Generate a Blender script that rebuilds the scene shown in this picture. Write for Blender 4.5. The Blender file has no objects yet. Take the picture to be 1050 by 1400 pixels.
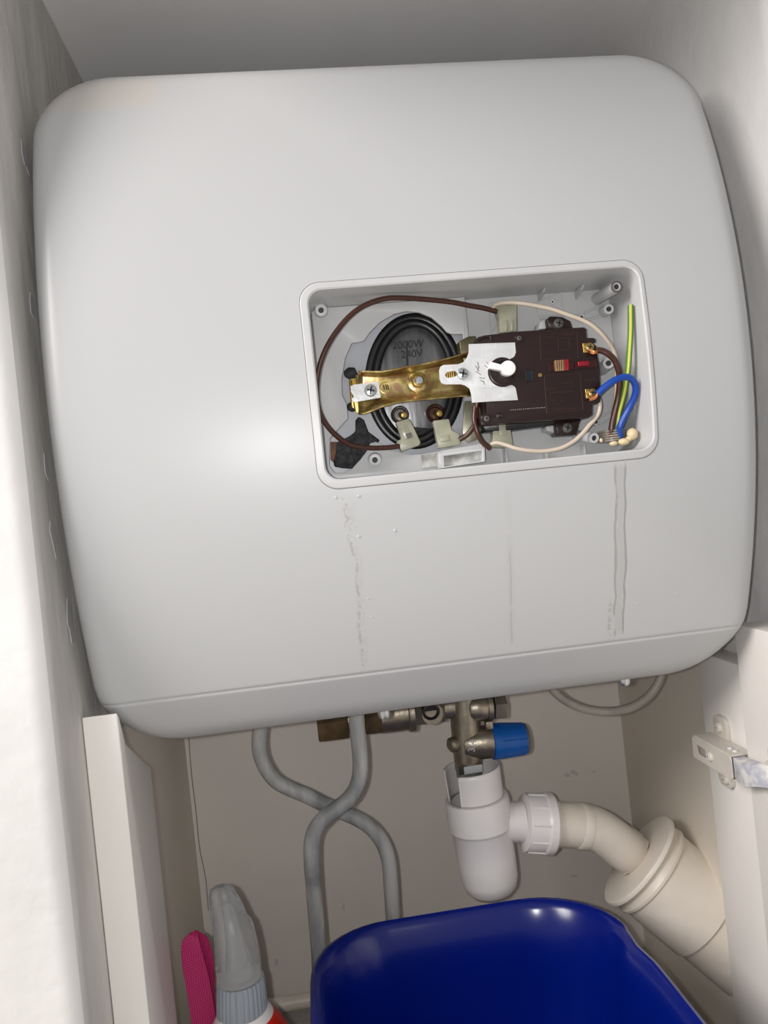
import bpy, bmesh, math, random
import numpy as np
from mathutils import Vector, Matrix
from mathutils.geometry import tessellate_polygon
random.seed(7)
SC = bpy.context.scene
COL = SC.collection
# ------------------------------------------------------------ camera
F, CX, CY = 1051.0, 525.0, 700.0                      # a 1050 x 1400 frame
yaw, roll = math.radians(6.0), math.radians(6.0)
fw = Vector((math.sin(yaw), math.cos(yaw), 0))
r0 = Vector((math.cos(yaw), -math.sin(yaw), 0)); u0 = Vector((0, 0, 1))
rt = r0*math.cos(roll) - u0*math.sin(roll)
up = u0*math.cos(roll) + r0*math.sin(roll)
cam = bpy.data.cameras.new('camera'); camo = bpy.data.objects.new('camera', cam); COL.objects.link(camo)
cam.sensor_fit = 'HORIZONTAL'; cam.sensor_width = 36; cam.lens = F/1050*36; cam.clip_start = .01
camo.matrix_world = Matrix(((rt.x, up.x, -fw.x, 0), (rt.y, up.y, -fw.y, 0), (rt.z, up.z, -fw.z, 0), (0, 0, 0, 1)))
SC.camera = camo
# ------------------------------------------------------------ light
wd = bpy.data.worlds.new('world'); SC.world = wd; wd.use_nodes = True
wd.node_tree.nodes['Background'].inputs[0].default_value = (1.0, .97, .95, 1)
wd.node_tree.nodes['Background'].inputs[1].default_value = .40
fl = bpy.data.lights.new('phone_flash', 'POINT'); fl.energy = 4.6; fl.shadow_soft_size = .004; fl.color = (1, .985, .975)
flo = bpy.data.objects.new('phone_flash', fl); flo.location = (-.017, .0, .004); COL.objects.link(flo)
rl = bpy.data.lights.new('room_light', 'AREA'); rl.shape = 'DISK'; rl.size = .8; rl.energy = 33; rl.color = (1, .95, .92)
rlo = bpy.data.objects.new('room_light', rl); rlo.location = (-1.25, -.28, .85); COL.objects.link(rlo)
rlo.rotation_euler = (Vector((.3, .5, .2))-rlo.location).to_track_quat('-Z', 'Y').to_euler()
SC.view_settings.view_transform = 'Standard'; SC.view_settings.look = 'None'
SC.view_settings.gamma = 1; SC.view_settings.use_curve_mapping = False
SC.view_settings.exposure = 0.0

# ------------------------------------------------------------ helpers
def W(px, py, Y):
    """measured point: photograph pixel at real depth Y (metres from the lens)"""
    d = fw*F + rt*(px-CX) - up*(py-CY)
    return d*(Y/d.y)
def S(px, Y): return px*Y/F
LOC = {}
def link(o, parent, c):
    COL.objects.link(o)
    base = Vector((0, 0, 0))
    if parent is not None:
        o.parent = parent; base = LOC[parent.name]
    o.location = Vector(c)-base; LOC[o.name] = Vector(c)
    return o
def tag(o, label=None, cat=None, group=None, kind=None):
    for k, v in (('label', label), ('category', cat), ('group', group), ('kind', kind)):
        if v: o[k] = v
    return o
def thing(name, loc, label, cat, group=None):
    return tag(link(bpy.data.objects.new(name, None), None, loc), label, cat, group)
def mesh_obj(name, V, Fc, m, parent=None, smooth=False, angle=35, mats=None, fmi=None):
    V = [Vector(v) for v in V]
    lo = Vector([min(v[i] for v in V) for i in range(3)]); hi = Vector([max(v[i] for v in V) for i in range(3)])
    c = (lo+hi)/2
    me = bpy.data.meshes.new(name)
    me.from_pydata([v-c for v in V], [], Fc); me.update()
    bm = bmesh.new(); bm.from_mesh(me); bmesh.ops.recalc_face_normals(bm, faces=bm.faces); bm.to_mesh(me); bm.free()
    for mm in (mats or [m]): me.materials.append(mm)
    if fmi:
        for p, i in zip(me.polygons, fmi): p.material_index = i
    o = bpy.data.objects.new(name, me)
    if smooth:
        me.shade_smooth(); me.set_sharp_from_angle(angle=math.radians(angle))
    return link(o, parent, c)
def bevel(o, w, seg=2, angle=40):
    b = o.modifiers.new('bevel', 'BEVEL'); b.width = w; b.segments = seg; b.limit_method = 'ANGLE'; b.angle_limit = math.radians(angle)
    o.data.shade_smooth(); o.data.set_sharp_from_angle(angle=math.radians(180)); b.harden_normals = False
    return o
class MB:
    """collects shapes into one mesh"""
    def __init__(s): s.v = []; s.f = []; s.i = []
    def add(s, V, Fc, mi=0):
        n = len(s.v); s.v += [Vector(v) for v in V]; s.f += [[a+n for a in f] for f in Fc]; s.i += [mi]*len(Fc); return s
    def box(s, lo, hi, mi=0, M=None):
        V = [Vector((x, y, z)) for x in (lo[0], hi[0]) for y in (lo[1], hi[1]) for z in (lo[2], hi[2])]
        if M: V = [M @ v for v in V]
        return s.add(V, [(0, 1, 3, 2), (4, 6, 7, 5), (0, 4, 5, 1), (2, 3, 7, 6), (0, 2, 6, 4), (1, 5, 7, 3)], mi)
    def lathe(s, prof, o, axis, seg=28, mi=0, caps=True):
        o = Vector(o); a = Vector(axis).normalized()
        b = a.orthogonal().normalized(); c = a.cross(b)
        V = []; Fc = []
        for r, t in prof:
            for k in range(seg):
                th = 2*math.pi*k/seg; V.append(o+a*t+(b*math.cos(th)+c*math.sin(th))*r)
        for j in range(len(prof)-1):
            for k in range(seg):
                k2 = (k+1) % seg; Fc.append((j*seg+k, j*seg+k2, (j+1)*seg+k2, (j+1)*seg+k))
        if caps:
            Fc.append(list(range(seg))[::-1]); Fc.append([(len(prof)-1)*seg+k for k in range(seg)])
        return s.add(V, Fc, mi)
    def tube(s, pts, r, seg=12, mi=0, closed=False, sub=6):
        P = spline(pts, closed, sub); n = len(P); V = []; Fc = []
        T = [(P[(i+1) % n]-P[i-1] if closed or 0 < i < n-1 else (P[1]-P[0] if i == 0 else P[-1]-P[-2])).normalized() for i in range(n)]
        nb = T[0].orthogonal().normalized()
        for i in range(n):
            nb = (nb - T[i]*nb.dot(T[i])).normalized(); c = T[i].cross(nb)
            rr = r[min(i//sub, len(r)-1)] if isinstance(r, (list, tuple)) else r
            for k in range(seg):
                th = 2*math.pi*k/seg; V.append(P[i]+(nb*math.cos(th)+c*math.sin(th))*rr)
        m = n if closed else n-1
        for i in range(m):
            for k in range(seg):
                k2 = (k+1) % seg; j = (i+1) % n; Fc.append((i*seg+k, i*seg+k2, j*seg+k2, j*seg+k))
        if not closed: Fc.append(list(range(seg))[::-1]); Fc.append([(n-1)*seg+k for k in range(seg)])
        return s.add(V, Fc, mi)
    def prism(s, pts, Y, t, holes=(), mi=0, dirv=(0, 1, 0)):
        """outline of world points (or pixel pairs at depth Y) extruded by t to the back"""
        loops = [[(Vector(p) if len(p) == 3 else W(p[0], p[1], Y)) for p in L] for L in [pts]+list(holes)]
        d = Vector(dirv)*t
        flat = [p for L in loops for p in L]; n = len(flat)
        tri = tessellate_polygon(loops)
        Fc = [tuple(x) for x in tri] + [tuple(a+n for a in x[::-1]) for x in tri]
        k = 0
        for L in loops:
            for i in range(len(L)):
                j = (i+1) % len(L); Fc.append((k+i, k+j, n+k+j, n+k+i))
            k += len(L)
        return s.add(flat+[p+d for p in flat], Fc, mi)
    def build(s, name, m, parent=None, smooth=True, angle=35):
        mats = m if isinstance(m, list) else [m]
        return mesh_obj(name, s.v, s.f, None, parent, smooth, angle, mats, s.i)
def spline(pts, closed=False, sub=6):
    P = [Vector(p) for p in pts]; n = len(P); out = []
    if n < 3 and not closed: return [P[0].lerp(P[-1], i/sub) for i in range(sub+1)]
    for i in range(n if closed else n-1):
        if closed: a, b, c, d = P[i-1], P[i], P[(i+1) % n], P[(i+2) % n]
        else:
            b, c = P[i], P[i+1]; a = P[i-1] if i else b*2-c; d = P[i+2] if i+2 < n else c*2-b
        for k in range(sub):
            t = k/sub
            out.append(.5*((2*b)+(c-a)*t+(2*a-5*b+4*c-d)*t*t+(3*b-a-3*c+d)*t**3))
    if not closed: out.append(P[-1])
    return out
def rrect(x0, x1, z0, z1, r, n=6):
    out = []
    for cx, cz, a0 in ((x1-r, z1-r, 0), (x0+r, z1-r, 90), (x0+r, z0+r, 180), (x1-r, z0+r, 270)):
        for k in range(n+1):
            a = math.radians(a0+90*k/n); out.append((cx+r*math.cos(a), cz+r*math.sin(a)))
    return out
def ell(cx, cy, rx, ry, n=40, tilt=0):
    c, s_ = math.cos(tilt), math.sin(tilt)
    return [(cx+rx*math.cos(a)*c-ry*math.sin(a)*s_, cy+rx*math.cos(a)*s_+ry*math.sin(a)*c) for a in [2*math.pi*k/n for k in range(n)]]
# ------------------------------------------------------------ materials
def mat(name, col, rough=.5, metal=0, bump=0, bscale=60, mottle=0, mscale=8, col2=None, trans=0, coat=0, spec=.5, aniso=None, dist=.001):
    m = bpy.data.materials.new(name); m.use_nodes = True; nt = m.node_tree; B = nt.nodes['Principled BSDF']
    B.inputs['Base Color'].default_value = (*col, 1); B.inputs['Roughness'].default_value = rough; B.inputs['Metallic'].default_value = metal
    B.inputs['Transmission Weight'].default_value = trans; B.inputs['Coat Weight'].default_value = coat; B.inputs['Specular IOR Level'].default_value = spec
    tc = nt.nodes.new('ShaderNodeTexCoord')
    src = tc.outputs['Object']
    if aniso:
        mp = nt.nodes.new('ShaderNodeMapping'); mp.inputs['Scale'].default_value = aniso; nt.links.new(src, mp.inputs[0]); src = mp.outputs[0]
    if mottle:
        n = nt.nodes.new('ShaderNodeTexNoise'); n.inputs['Scale'].default_value = mscale; n.inputs['Detail'].default_value = 5; nt.links.new(src, n.inputs['Vector'])
        rp = nt.nodes.new('ShaderNodeValToRGB'); rp.color_ramp.elements[0].position = .38; rp.color_ramp.elements[1].position = .64
        c2 = col2 or tuple(c*(1-mottle) for c in col)
        rp.color_ramp.elements[0].color = (*c2, 1); rp.color_ramp.elements[1].color = (*col, 1)
        nt.links.new(n.outputs[0], rp.inputs[0]); nt.links.new(rp.outputs[0], B.inputs['Base Color'])
    if bump:
        n = nt.nodes.new('ShaderNodeTexNoise'); n.inputs['Scale'].default_value = bscale; n.inputs['Detail'].default_value = 4; nt.links.new(src, n.inputs['Vector'])
        b = nt.nodes.new('ShaderNodeBump'); b.inputs['Strength'].default_value = bump; b.inputs['Distance'].default_value = dist
        nt.links.new(n.outputs[0], b.inputs['Height']); nt.links.new(b.outputs[0], B.inputs['Normal'])
    return m
def stain(m, marks):
    """marks with a place of their own on the painted shell: (centre x, half width, z low, z high, wobble, strength, colour, breakup scale)"""
    nt = m.node_tree; B = nt.nodes['Principled BSDF']
    def math_(op, a, b=None, c=None):
        n = nt.nodes.new('ShaderNodeMath'); n.operation = op
        for i, x in enumerate((a, b, c)):
            if x is None: continue
            if isinstance(x, (int, float)): n.inputs[i].default_value = x
            else: nt.links.new(x, n.inputs[i])
        return n.outputs[0]
    def sm(x, lo, hi):
        n = nt.nodes.new('ShaderNodeMapRange'); n.interpolation_type = 'SMOOTHSTEP'
        nt.links.new(x, n.inputs[0]); n.inputs[1].default_value = lo; n.inputs[2].default_value = hi; return n.outputs[0]
    g = nt.nodes.new('ShaderNodeNewGeometry'); sp = nt.nodes.new('ShaderNodeSeparateXYZ'); nt.links.new(g.outputs['Position'], sp.inputs[0])
    prev = B.inputs['Base Color'].links[0].from_socket if B.inputs['Base Color'].links else None
    for (x0, hw, zl, zh, wob, st, colr, bs) in marks:
        n1 = nt.nodes.new('ShaderNodeTexNoise'); n1.inputs['Scale'].default_value = 45; nt.links.new(g.outputs['Position'], n1.inputs['Vector'])
        x = math_('MULTIPLY_ADD', math_('SUBTRACT', n1.outputs[0], .5), wob, sp.outputs[0])
        d = math_('ABSOLUTE', math_('SUBTRACT', x, x0))
        k = math_('SUBTRACT', 1, sm(d, hw*.4, hw))
        k = math_('MULTIPLY', k, sm(sp.outputs[2], zl, zl+.006)); k = math_('MULTIPLY', k, math_('SUBTRACT', 1, sm(sp.outputs[2], zh-.006, zh)))
        n2 = nt.nodes.new('ShaderNodeTexNoise'); n2.inputs['Scale'].default_value = bs; n2.inputs['Detail'].default_value = 3; nt.links.new(g.outputs['Position'], n2.inputs['Vector'])
        k = math_('MULTIPLY', k, sm(n2.outputs[0], *((.30, .42) if bs < 100 else (.42, .6)))); k = math_('MULTIPLY', k, st)
        mx = nt.nodes.new('ShaderNodeMix'); mx.data_type = 'RGBA'; nt.links.new(k, mx.inputs[0])
        if prev: nt.links.new(prev, mx.inputs[6])
        else: mx.inputs[6].default_value = B.inputs['Base Color'].default_value
        mx.inputs[7].default_value = (*colr, 1); prev = mx.outputs[2]
    nt.links.new(prev, B.inputs['Base Color'])
    return m
M = {}
M['wall'] = mat('painted_plaster', (.72, .71, .70), .55, bump=.5, bscale=35, mottle=.1, mscale=7, dist=.003)
M['wallcream'] = mat('cream_painted_plaster', (.82, .76, .70), .6, bump=.25, bscale=45, mottle=.05, mscale=6, dist=.002)
M['wallside'] = mat('rough_patched_plaster', (.62, .60, .57), .6, bump=.8, bscale=28, mottle=.25, mscale=14, dist=.004, aniso=(1, 1, .35))
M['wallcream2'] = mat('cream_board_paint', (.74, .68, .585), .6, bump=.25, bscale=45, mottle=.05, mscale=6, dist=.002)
M['panel'] = mat('cream_gloss_paint', (.82, .79, .745), .35, bump=.12, bscale=140, mottle=.04, mscale=9)
M['shell'] = mat('white_enamel', (.465, .472, .478), .35, bump=.03, bscale=150, mottle=.02, mscale=4, spec=.35)
M['tray'] = mat('white_moulded_plastic', (.505, .51, .515), .38, bump=.05, bscale=120, mottle=.05, mscale=30)
M['inner'] = mat('grey_white_metal', (.5, .52, .56), .3, mottle=.15, mscale=40)
M['dirty'] = mat('grimy_clear_plastic', (.55, .56, .54), .3, mottle=.6, mscale=90, col2=(.2, .19, .17))
M['rubber'] = mat('black_rubber', (.012, .012, .014), .35, bump=.3, bscale=90, mottle=.5, mscale=60)
M['foam_black'] = mat('black_speckled_foam', (.035, .035, .038), .7, bump=.9, bscale=420, mottle=.8, mscale=320, col2=(.006, .006, .007))
M['steel'] = mat('worn_steel', (.28, .28, .29), .38, .75, bump=.3, bscale=60, mottle=.6, mscale=30, aniso=(3, 1, .5))
M['zinc'] = mat('zinc_screw', (.6, .62, .64), .28, .9)
M['alu'] = mat('scratched_aluminium', (.80, .81, .82), .4, .35, bump=.35, bscale=160, mottle=.18, mscale=60)
M['dark'] = mat('dark_recess', (.02, .02, .022), .6)
M['brown'] = mat('dark_brown_bakelite', (.014, .0044, .0042), .32, bump=.06, bscale=200)
M['brass'] = mat('brass', (.62, .42, .14), .3, .9, mottle=.4, mscale=80)
M['copper'] = mat('copper_strand', (.75, .32, .14), .3, .9)
M['wirebrown'] = mat('brown_wire', (.055, .018, .011), .3)
M['wirecream'] = mat('cream_wire', (.55, .47, .38), .4)
M['wireblue'] = mat('blue_wire', (.004, .05, .32), .3)
M['sleeve'] = mat('yellowed_clear_sleeve', (.56, .56, .42), .3, trans=.35, mottle=.2, mscale=120)
M['orange'] = mat('orange_copper_strip', (.75, .32, .08), .35, .6, mottle=.5, mscale=120, col2=(.6, .5, .1))
M['seal'] = mat('cream_foam', (.66, .54, .33), .6, bump=.5, bscale=200, mottle=.15, mscale=90)
M['gland'] = mat('grey_clear_gland', (.42, .38, .32), .25, trans=.4)
M['red'] = mat('red_lamp', (.22, .003, .012), .2)
M['coil'] = mat('dim_coil', (.22, .13, .07), .35, .6)
M['window'] = mat('dark_red_window', (.04, .003, .004), .15)
M['gunmetal'] = mat('nickel_plated_brass', (.36, .315, .25), .36, .85, bump=.25, bscale=260, mottle=.3, mscale=50)
M['bluecap'] = mat('blue_plastic_cap', (.0, .10, .42), .4, mottle=.1, mscale=60)
M['greycap'] = mat('grey_cap_end', (.10, .09, .085), .5)
M['pvc'] = mat('white_plastic', (.82, .79, .78), .3, mottle=.03, mscale=20)
M['pvccream'] = mat('cream_painted_plastic', (.80, .74, .66), .38, bump=.3, bscale=120, mottle=.12, mscale=14, col2=(.72, .65, .56))
M['pipepaint'] = mat('grey_painted_copper', (.50, .50, .485), .45, bump=.5, bscale=130, mottle=.45, mscale=60, col2=(.25, .26, .265), aniso=(1, 1, .25))
M['flex'] = mat('grey_flex', (.36, .33, .29), .45, mottle=.25, mscale=40)
M['bowl'] = mat('glossy_blue_plastic', (.0005, .008, .155), .2, spec=.5)
M['clearcap'] = mat('clear_grey_plastic', (.86, .88, .89), .25, trans=.85, bump=.2, bscale=80); M['clearcap'].node_tree.nodes['Principled BSDF'].inputs['IOR'].default_value = 1.2
M['ring'] = mat('clear_ribbed_plastic', (.5, .56, .62), .25, trans=.45)
M['bottle'] = mat('white_bottle', (.8, .77, .76), .35)
M['label'] = mat('red_print', (.75, .02, .008), .35)
M['floor'] = mat('painted_cupboard_floor', (.5, .47, .42), .6, mottle=.2, mscale=12)
M['ink'] = mat('dark_ink', (.03, .03, .03), .6)
M['inkgrey'] = mat('stamped_grey', (.03, .03, .032), .5, .4)
M['emboss'] = mat('embossed_brown_bakelite', (.035, .015, .013), .3)
M['chalk'] = mat('pale_print', (.22, .2, .19), .5)
M['hinge'] = mat('hinge_painted', (.60, .56, .50), .35, mottle=.06, mscale=90)
M['hinge2'] = mat('hinge_metal_with_paint', (.72, .70, .66), .35, mottle=.5, mscale=150, col2=(.42, .43, .5))
M['crack'] = mat('crack', (.28, .25, .21), .8)
M['sticker'] = mat('grey_sticker', (.45, .47, .48), .4)
# iridescent zinc-yellow plating
def gold():
    m = mat('yellow_passivated_steel', (.6, .42, .12), .3, .85); nt = m.node_tree; B = nt.nodes['Principled BSDF']
    tc = nt.nodes.new('ShaderNodeTexCoord'); n = nt.nodes.new('ShaderNodeTexNoise'); n.inputs['Scale'].default_value = 75; n.inputs['Detail'].default_value = 3
    rp = nt.nodes.new('ShaderNodeValToRGB'); cr = rp.color_ramp
    cr.elements[0].position = .3; cr.elements[0].color = (.22, .13, .05, 1); cr.elements[1].position = .72; cr.elements[1].color = (.60, .30, .27, 1)
    for p, c in ((.42, (.30, .19, .08, 1)), (.5, (.46, .38, .13, 1)), (.56, (.66, .52, .25, 1)), (.63, (.45, .30, .13, 1))):
        e = cr.elements.new(p); e.color = c
    nt.links.new(tc.outputs['Object'], n.inputs['Vector']); nt.links.new(n.outputs[0], rp.inputs[0]); nt.links.new(rp.outputs[0], B.inputs['Base Color'])
    return m
M['gold'] = gold()
# pink webbing: woven ribs
def webbing():
    m = mat('pink_webbing', (.50, .012, .12), .7); nt = m.node_tree; B = nt.nodes['Principled BSDF']
    tc = nt.nodes.new('ShaderNodeTexCoord'); mp = nt.nodes.new('ShaderNodeMapping'); mp.inputs['Rotation'].default_value = (0, .9, 0)
    a = nt.nodes.new('ShaderNodeTexChecker'); a.inputs['Scale'].default_value = 900
    nt.links.new(tc.outputs['Object'], mp.inputs[0]); nt.links.new(mp.outputs[0], a.inputs[0])
    a.inputs[1].default_value = (.62, .03, .19, 1); a.inputs[2].default_value = (.33, .006, .07, 1)
    nt.links.new(a.outputs[0], B.inputs['Base Color'])
    b = nt.nodes.new('ShaderNodeBump'); b.inputs['Strength'].default_value = .6; b.inputs['Distance'].default_value = .0006
    nt.links.new(a.outputs[1], b.inputs['Height']); nt.links.new(b.outputs[0], B.inputs['Normal'])
    return m
M['pink'] = webbing()

# ------------------------------------------------------------ the alcove
XL, XR, YB, ZC, ZF = -.150, .332, .84, .40, -.520
def struct(name, mb, m, smooth=False):
    o = mb.build(name, m, None, smooth); o['kind'] = 'structure'; return o
def arc2(cx, cy, r, a0, a1, n=6): return [(cx+r*math.cos(math.radians(a0+(a1-a0)*k/n)), cy+r*math.sin(math.radians(a0+(a1-a0)*k/n))) for k in range(n+1)]
T = .03
def vert_wall(pts, z0, z1):       # closed plan outline extruded upwards
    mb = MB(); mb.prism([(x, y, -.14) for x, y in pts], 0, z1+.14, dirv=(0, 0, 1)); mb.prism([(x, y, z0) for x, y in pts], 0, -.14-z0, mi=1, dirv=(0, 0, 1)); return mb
wl = struct('wall_left', vert_wall([(-.75, .445)]+arc2(XL-.012, .457, .012, -90, 0)+[(XL, .53), (XL, YB), (-.20, YB), (-.20, .50), (-.75, .50)], ZF-.03, ZC+.25), [M['wall'], M['wall'], M['wallside'], M['wallcream2']], True)
for p_ in wl.data.polygons:
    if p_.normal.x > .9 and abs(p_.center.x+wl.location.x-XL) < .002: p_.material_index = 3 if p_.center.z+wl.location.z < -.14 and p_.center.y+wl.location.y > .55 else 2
struct('wall_right', vert_wall([(.95, .462)]+arc2(XR+.014, .476, .014, -90, -180)+[(XR, YB), (.38, YB), (.38, .52), (.95, .52)], ZF-.03, ZC+.25), [M['wall'], M['wallcream2']], True)
struct('wall_back', MB().box((-.20, YB, ZF-.03), (.38, YB+T, ZC+.03)), M['wallcream'])
struct('ceiling', MB().box((-.20+.05, .30, ZC), (XR, YB, ZC+T)), mat('ceiling_paint', (.80, .79, .785), .6, bump=.3, bscale=20, mottle=.08, mscale=5, dist=.003, aniso=(1, .3, 1)))
struct('floor', MB().box((-.75, -.6, ZF-.03), (.95, YB+T, ZF)), M['floor'])
# hairline crack and caulk line near the left corner of the back wall
crk = MB(); crk.tube([W(258, 1008, .8395), W(262, 1060, .8395), W(268, 1110, .8395), W(273, 1160, .8395), W(281, 1200, .8395), W(285, 1245, .8395)], .0005, 6)
o = crk.build('crack', M['crack']); o['kind'] = 'structure'; o.name = 'trim_1'
# little paint chips on the back wall
chp = MB(); rc = random.Random(11)
for (px, py, w, h) in ((776, 1060, 5, 3), (783, 1056, 4, 3.5), (788, 1058, 3, 2), (812, 1055, 2, 2), (786, 1198, 7, 2), (378, 1315, 3, 6), (470, 1240, 2, 6)):
    chp.prism([(px+w*math.cos(a)*rc.uniform(.6, 1.2), py+h*math.sin(a)*rc.uniform(.6, 1.2)) for a in [k*math.pi/4 for k in range(8)]], .8394, .0008)
o = chp.build('trim_3', mat('chipped_paint', (.62, .59, .56), .7), None, True); o['kind'] = 'structure'
# ragged filler patches on the left reveal
rp_ = MB(); rnd = random.Random(3)
for (px, py, n, s_) in ((66, 735, 9, .006), (96, 850, 10, .007), (34, 215, 8, .006), (44, 420, 7, .004), (60, 640, 7, .004)):
    c = W(px, py, .56); z = c.z; y = abs(XL)/(-W(px, py, 1).x)
    y = min(max(y, .48), .8); z = W(px, py, y).z
    pts = []
    for k in range(n):
        a = 2*math.pi*k/n; q = s_*(.5+rnd.random()*.8)
        pts.append((XL-.0010, y+q*.9*math.cos(a), z+q*1.9*math.sin(a)))
    rp_.prism(pts, 0, .0013, dirv=(1, 0, 0))
o = rp_.build('trim_2', mat('bare_filler', (.50, .50, .51), .5, bump=.5, bscale=90), None, True); o['kind'] = 'structure'

# ------------------------------------------------------------ cupboard panels and door
lp = thing('side_panel', (XL+.0115, .53, ZF), 'cream painted side panel with a sloping cut top, standing left under the water heater', 'panel')
mb = MB(); y1, y2 = .497, .572
mb.prism([(XL+.0005, y1, ZF), (XL+.0005, y2, ZF), (XL+.0005, y2, -.166), (XL+.0005, .510, -.131), (XL+.0005, y1+.004, -.1105), (XL+.0005, y1, -.1075)], 0, .0215, dirv=(1, 0, 0))
bevel(mb.build('board', M['panel'], lp, False), .0008)
rp = thing('cupboard', (.32, .45, ZF), 'right side of a cream cupboard with its door open on a painted hinge', 'cupboard')
mb = MB(); mb.box((.310, .534, ZF), (XR-.0005, .606, -.1415)); bevel(mb.build('side_panel', M['panel'], rp, False), .0008)
dr = bevel(MB().box((.3015, .16, ZF+.004), (.3225, .531, -.1075)).build('door', M['panel'], rp, False), .001)
# hinge
hg = rp
def rr_yz(X, y0, y1_, z0, z1, r, t, mbx):
    mbx.prism([(X, a, b) for a, b in rrect(y0, y1_, z0, z1, r)], 0, t, dirv=(1, 0, 0))
mb = MB(); rr_yz(.3065, .566, .585, -.243, -.187, .006, .0035, mb); rr_yz(.3065, .552, .600, -.221, -.206, .003, .0035, mb)
pl = bevel(mb.build('mounting_plate', M['hinge'], hg, False), .0008)
def screw(parent, p, axis, r, m=None, name='screw', m2=None):
    p = Vector(p); a = Vector(axis).normalized()
    s_ = MB(); s_.lathe([(r, -r*.5), (r, r*.1), (r*.85, r*.32), (r*.5, r*.45), (.0002, r*.5)], p, a, 20)
    b = a.orthogonal().normalized().lerp(a.cross(a.orthogonal().normalized()), .35).normalized(); c = a.cross(b)
    for u, v in ((b, c), (c, b)):
        q = p+a*r*.35; w, l, h = r*.13, r*.62, r*.17
        V = [q+u*l*i+v*w*j+a*h*k for i in (-1, 1) for j in (-1, 1) for k in (-1, 1)]
        s_.add(V, [(0, 1, 3, 2), (4, 6, 7, 5), (0, 4, 5, 1), (2, 3, 7, 6), (0, 2, 6, 4), (1, 5, 7, 3)], 1)
    return s_.build(name, [m or M['zinc'], m2 or M['dark']], parent)
screw(pl, (.306, .576, -.196), (-1, 0, 0), .0042, M['hinge'], m2=M['hinge']); screw(pl, (.306, .573, -.236), (-1, 0, 0), .0042, M['hinge'], m2=M['hinge'])
mb = MB()     # channel arm with its slot
mb.prism([(.290, a, b) for a, b in rrect(.534, .590, -.2215, -.2045, .002, 3)], 0, .0012, holes=[[(.290, a, b) for a, b in rrect(.570, .584, -.2165, -.2095, .002, 3)]], dirv=(1, 0, 0))
mb.box((.291, .534, -.2045), (.3065, .588, -.2033)); mb.box((.291, .534, -.2225), (.3065, .588, -.2213))
ar = mb.build('hinge_arm', M['hinge'], hg, False)
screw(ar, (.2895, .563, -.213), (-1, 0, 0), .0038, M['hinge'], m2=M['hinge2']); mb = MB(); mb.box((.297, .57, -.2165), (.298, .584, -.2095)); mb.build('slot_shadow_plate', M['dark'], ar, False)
for yy in (.548, .541):
    mb = MB(); mb.lathe([(.002, 0), (.002, .0014)], (.298, yy, -.2034), (0, 0, 1), 12); mb.build('rivet', M['hinge2'], ar)
mb = MB()
mb.prism([(.293, .538, -.2205), (.290, .520, -.2215), (.2935, .505, -.217), (.3005, .492, -.2155), (.3015, .492, -.2155), (.299, .512, -.2175), (.300, .538, -.2205)], 0, .0155, dirv=(0, 0, 1))
bevel(mb.build('cup_arm', M['hinge2'], hg, False), .0006)
mb = MB(); mb.lathe([(.0175, 0), (.0175, -.0012)], (.3014, .494, -.213), (1, 0, 0), 28); rr_yz(.2995, .487, .501, -.239, -.187, .005, .0018, mb)
cpf = mb.build('hinge_cup', M['hinge'], hg); screw(cpf, (.299, .494, -.193), (-1, 0, 0), .0038, M['hinge'], m2=M['hinge2'])

# ------------------------------------------------------------ water heater
HT = thing('water_heater', (.0775, .65, -.14), 'square white wall-hung electric water heater with its wiring recess open', 'water heater')
HX0, HX1, HZ0, HZ1, HR = -.1430, .2985, -.1400, .3010, .050
hc, ha, hm, hb = (HX0+HX1)/2, (HX1-HX0)/2, (HZ0+HZ1)/2, (HZ1-HZ0)/2
ZS = -.1035
def yf(z): return .46+1.043*(z-.092)**2
def inset(x, z):
    qx, qz = abs(x-hc)-(ha-HR), abs(z-hm)-(hb-HR)
    return -(math.hypot(max(qx, 0), max(qz, 0))+min(max(qx, qz), 0)-HR)
FR = .014
def ysurf(x, z):
    d = max(inset(x, z), 0); e = 0
    if d < FR: e = FR-math.sqrt(max(FR*FR-(FR-d)**2, 0))
    g = -.0010*math.exp(-((z-ZS)/.0009)**2) if d > .001 else 0
    curl = .35*max(0, ZS-z)
    return yf(z)+e-g*1.0+curl
offs = [0, .0002, .0009, .002, .0036, .0056, .0082, .011, .014]
zs = sorted(set([HZ0+o_ for o_ in offs]+[HZ0+.014+i*.003 for i in range(1, 7)]+[ZS+d for d in (-.0028, -.0018, -.0012, -.0006, 0, .0006, .0012, .0018, .0028)]
    + [ZS+.006+i*.006 for i in range(0, 57)]+[HZ1-.046+i*.004 for i in range(8)]+[HZ1-o_ for o_ in offs]))
zs = [z for i, z in enumerate(zs) if i == 0 or z-zs[i-1] > 1e-5]
zs = [z for z in zs if z <= HZ1]
def halfw(z):
    q = abs(z-hm)-(hb-HR)
    return ha if q <= 0 else ha-HR+math.sqrt(max(HR*HR-q*q, 0))
cols = 60
V = []; Fc = []; nr = len(zs); ncol = None
for z in zs:
    w = halfw(z)
    xs = [-w+o_ for o_ in offs]; inner = w-offs[-1]
    xs += [-inner+2*inner*i/cols for i in range(1, cols)] + [w-o_ for o_ in offs[::-1]]
    ncol = len(xs)
    for x in xs: V.append((hc+x, ysurf(hc+x, z), z))
for i in range(nr-1):
    for j in range(ncol-1): Fc.append((i*ncol+j, i*ncol+j+1, (i+1)*ncol+j+1, (i+1)*ncol+j))
bl = [j for j in range(ncol)]+[i*ncol+ncol-1 for i in range(1, nr)]+[(nr-1)*ncol+j for j in range(ncol-2, -1, -1)]+[i*ncol for i in range(nr-2, 0, -1)]
nb0 = len(V)
for k in bl: V.append((V[k][0], .80, V[k][2]))
L = len(bl)
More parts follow.
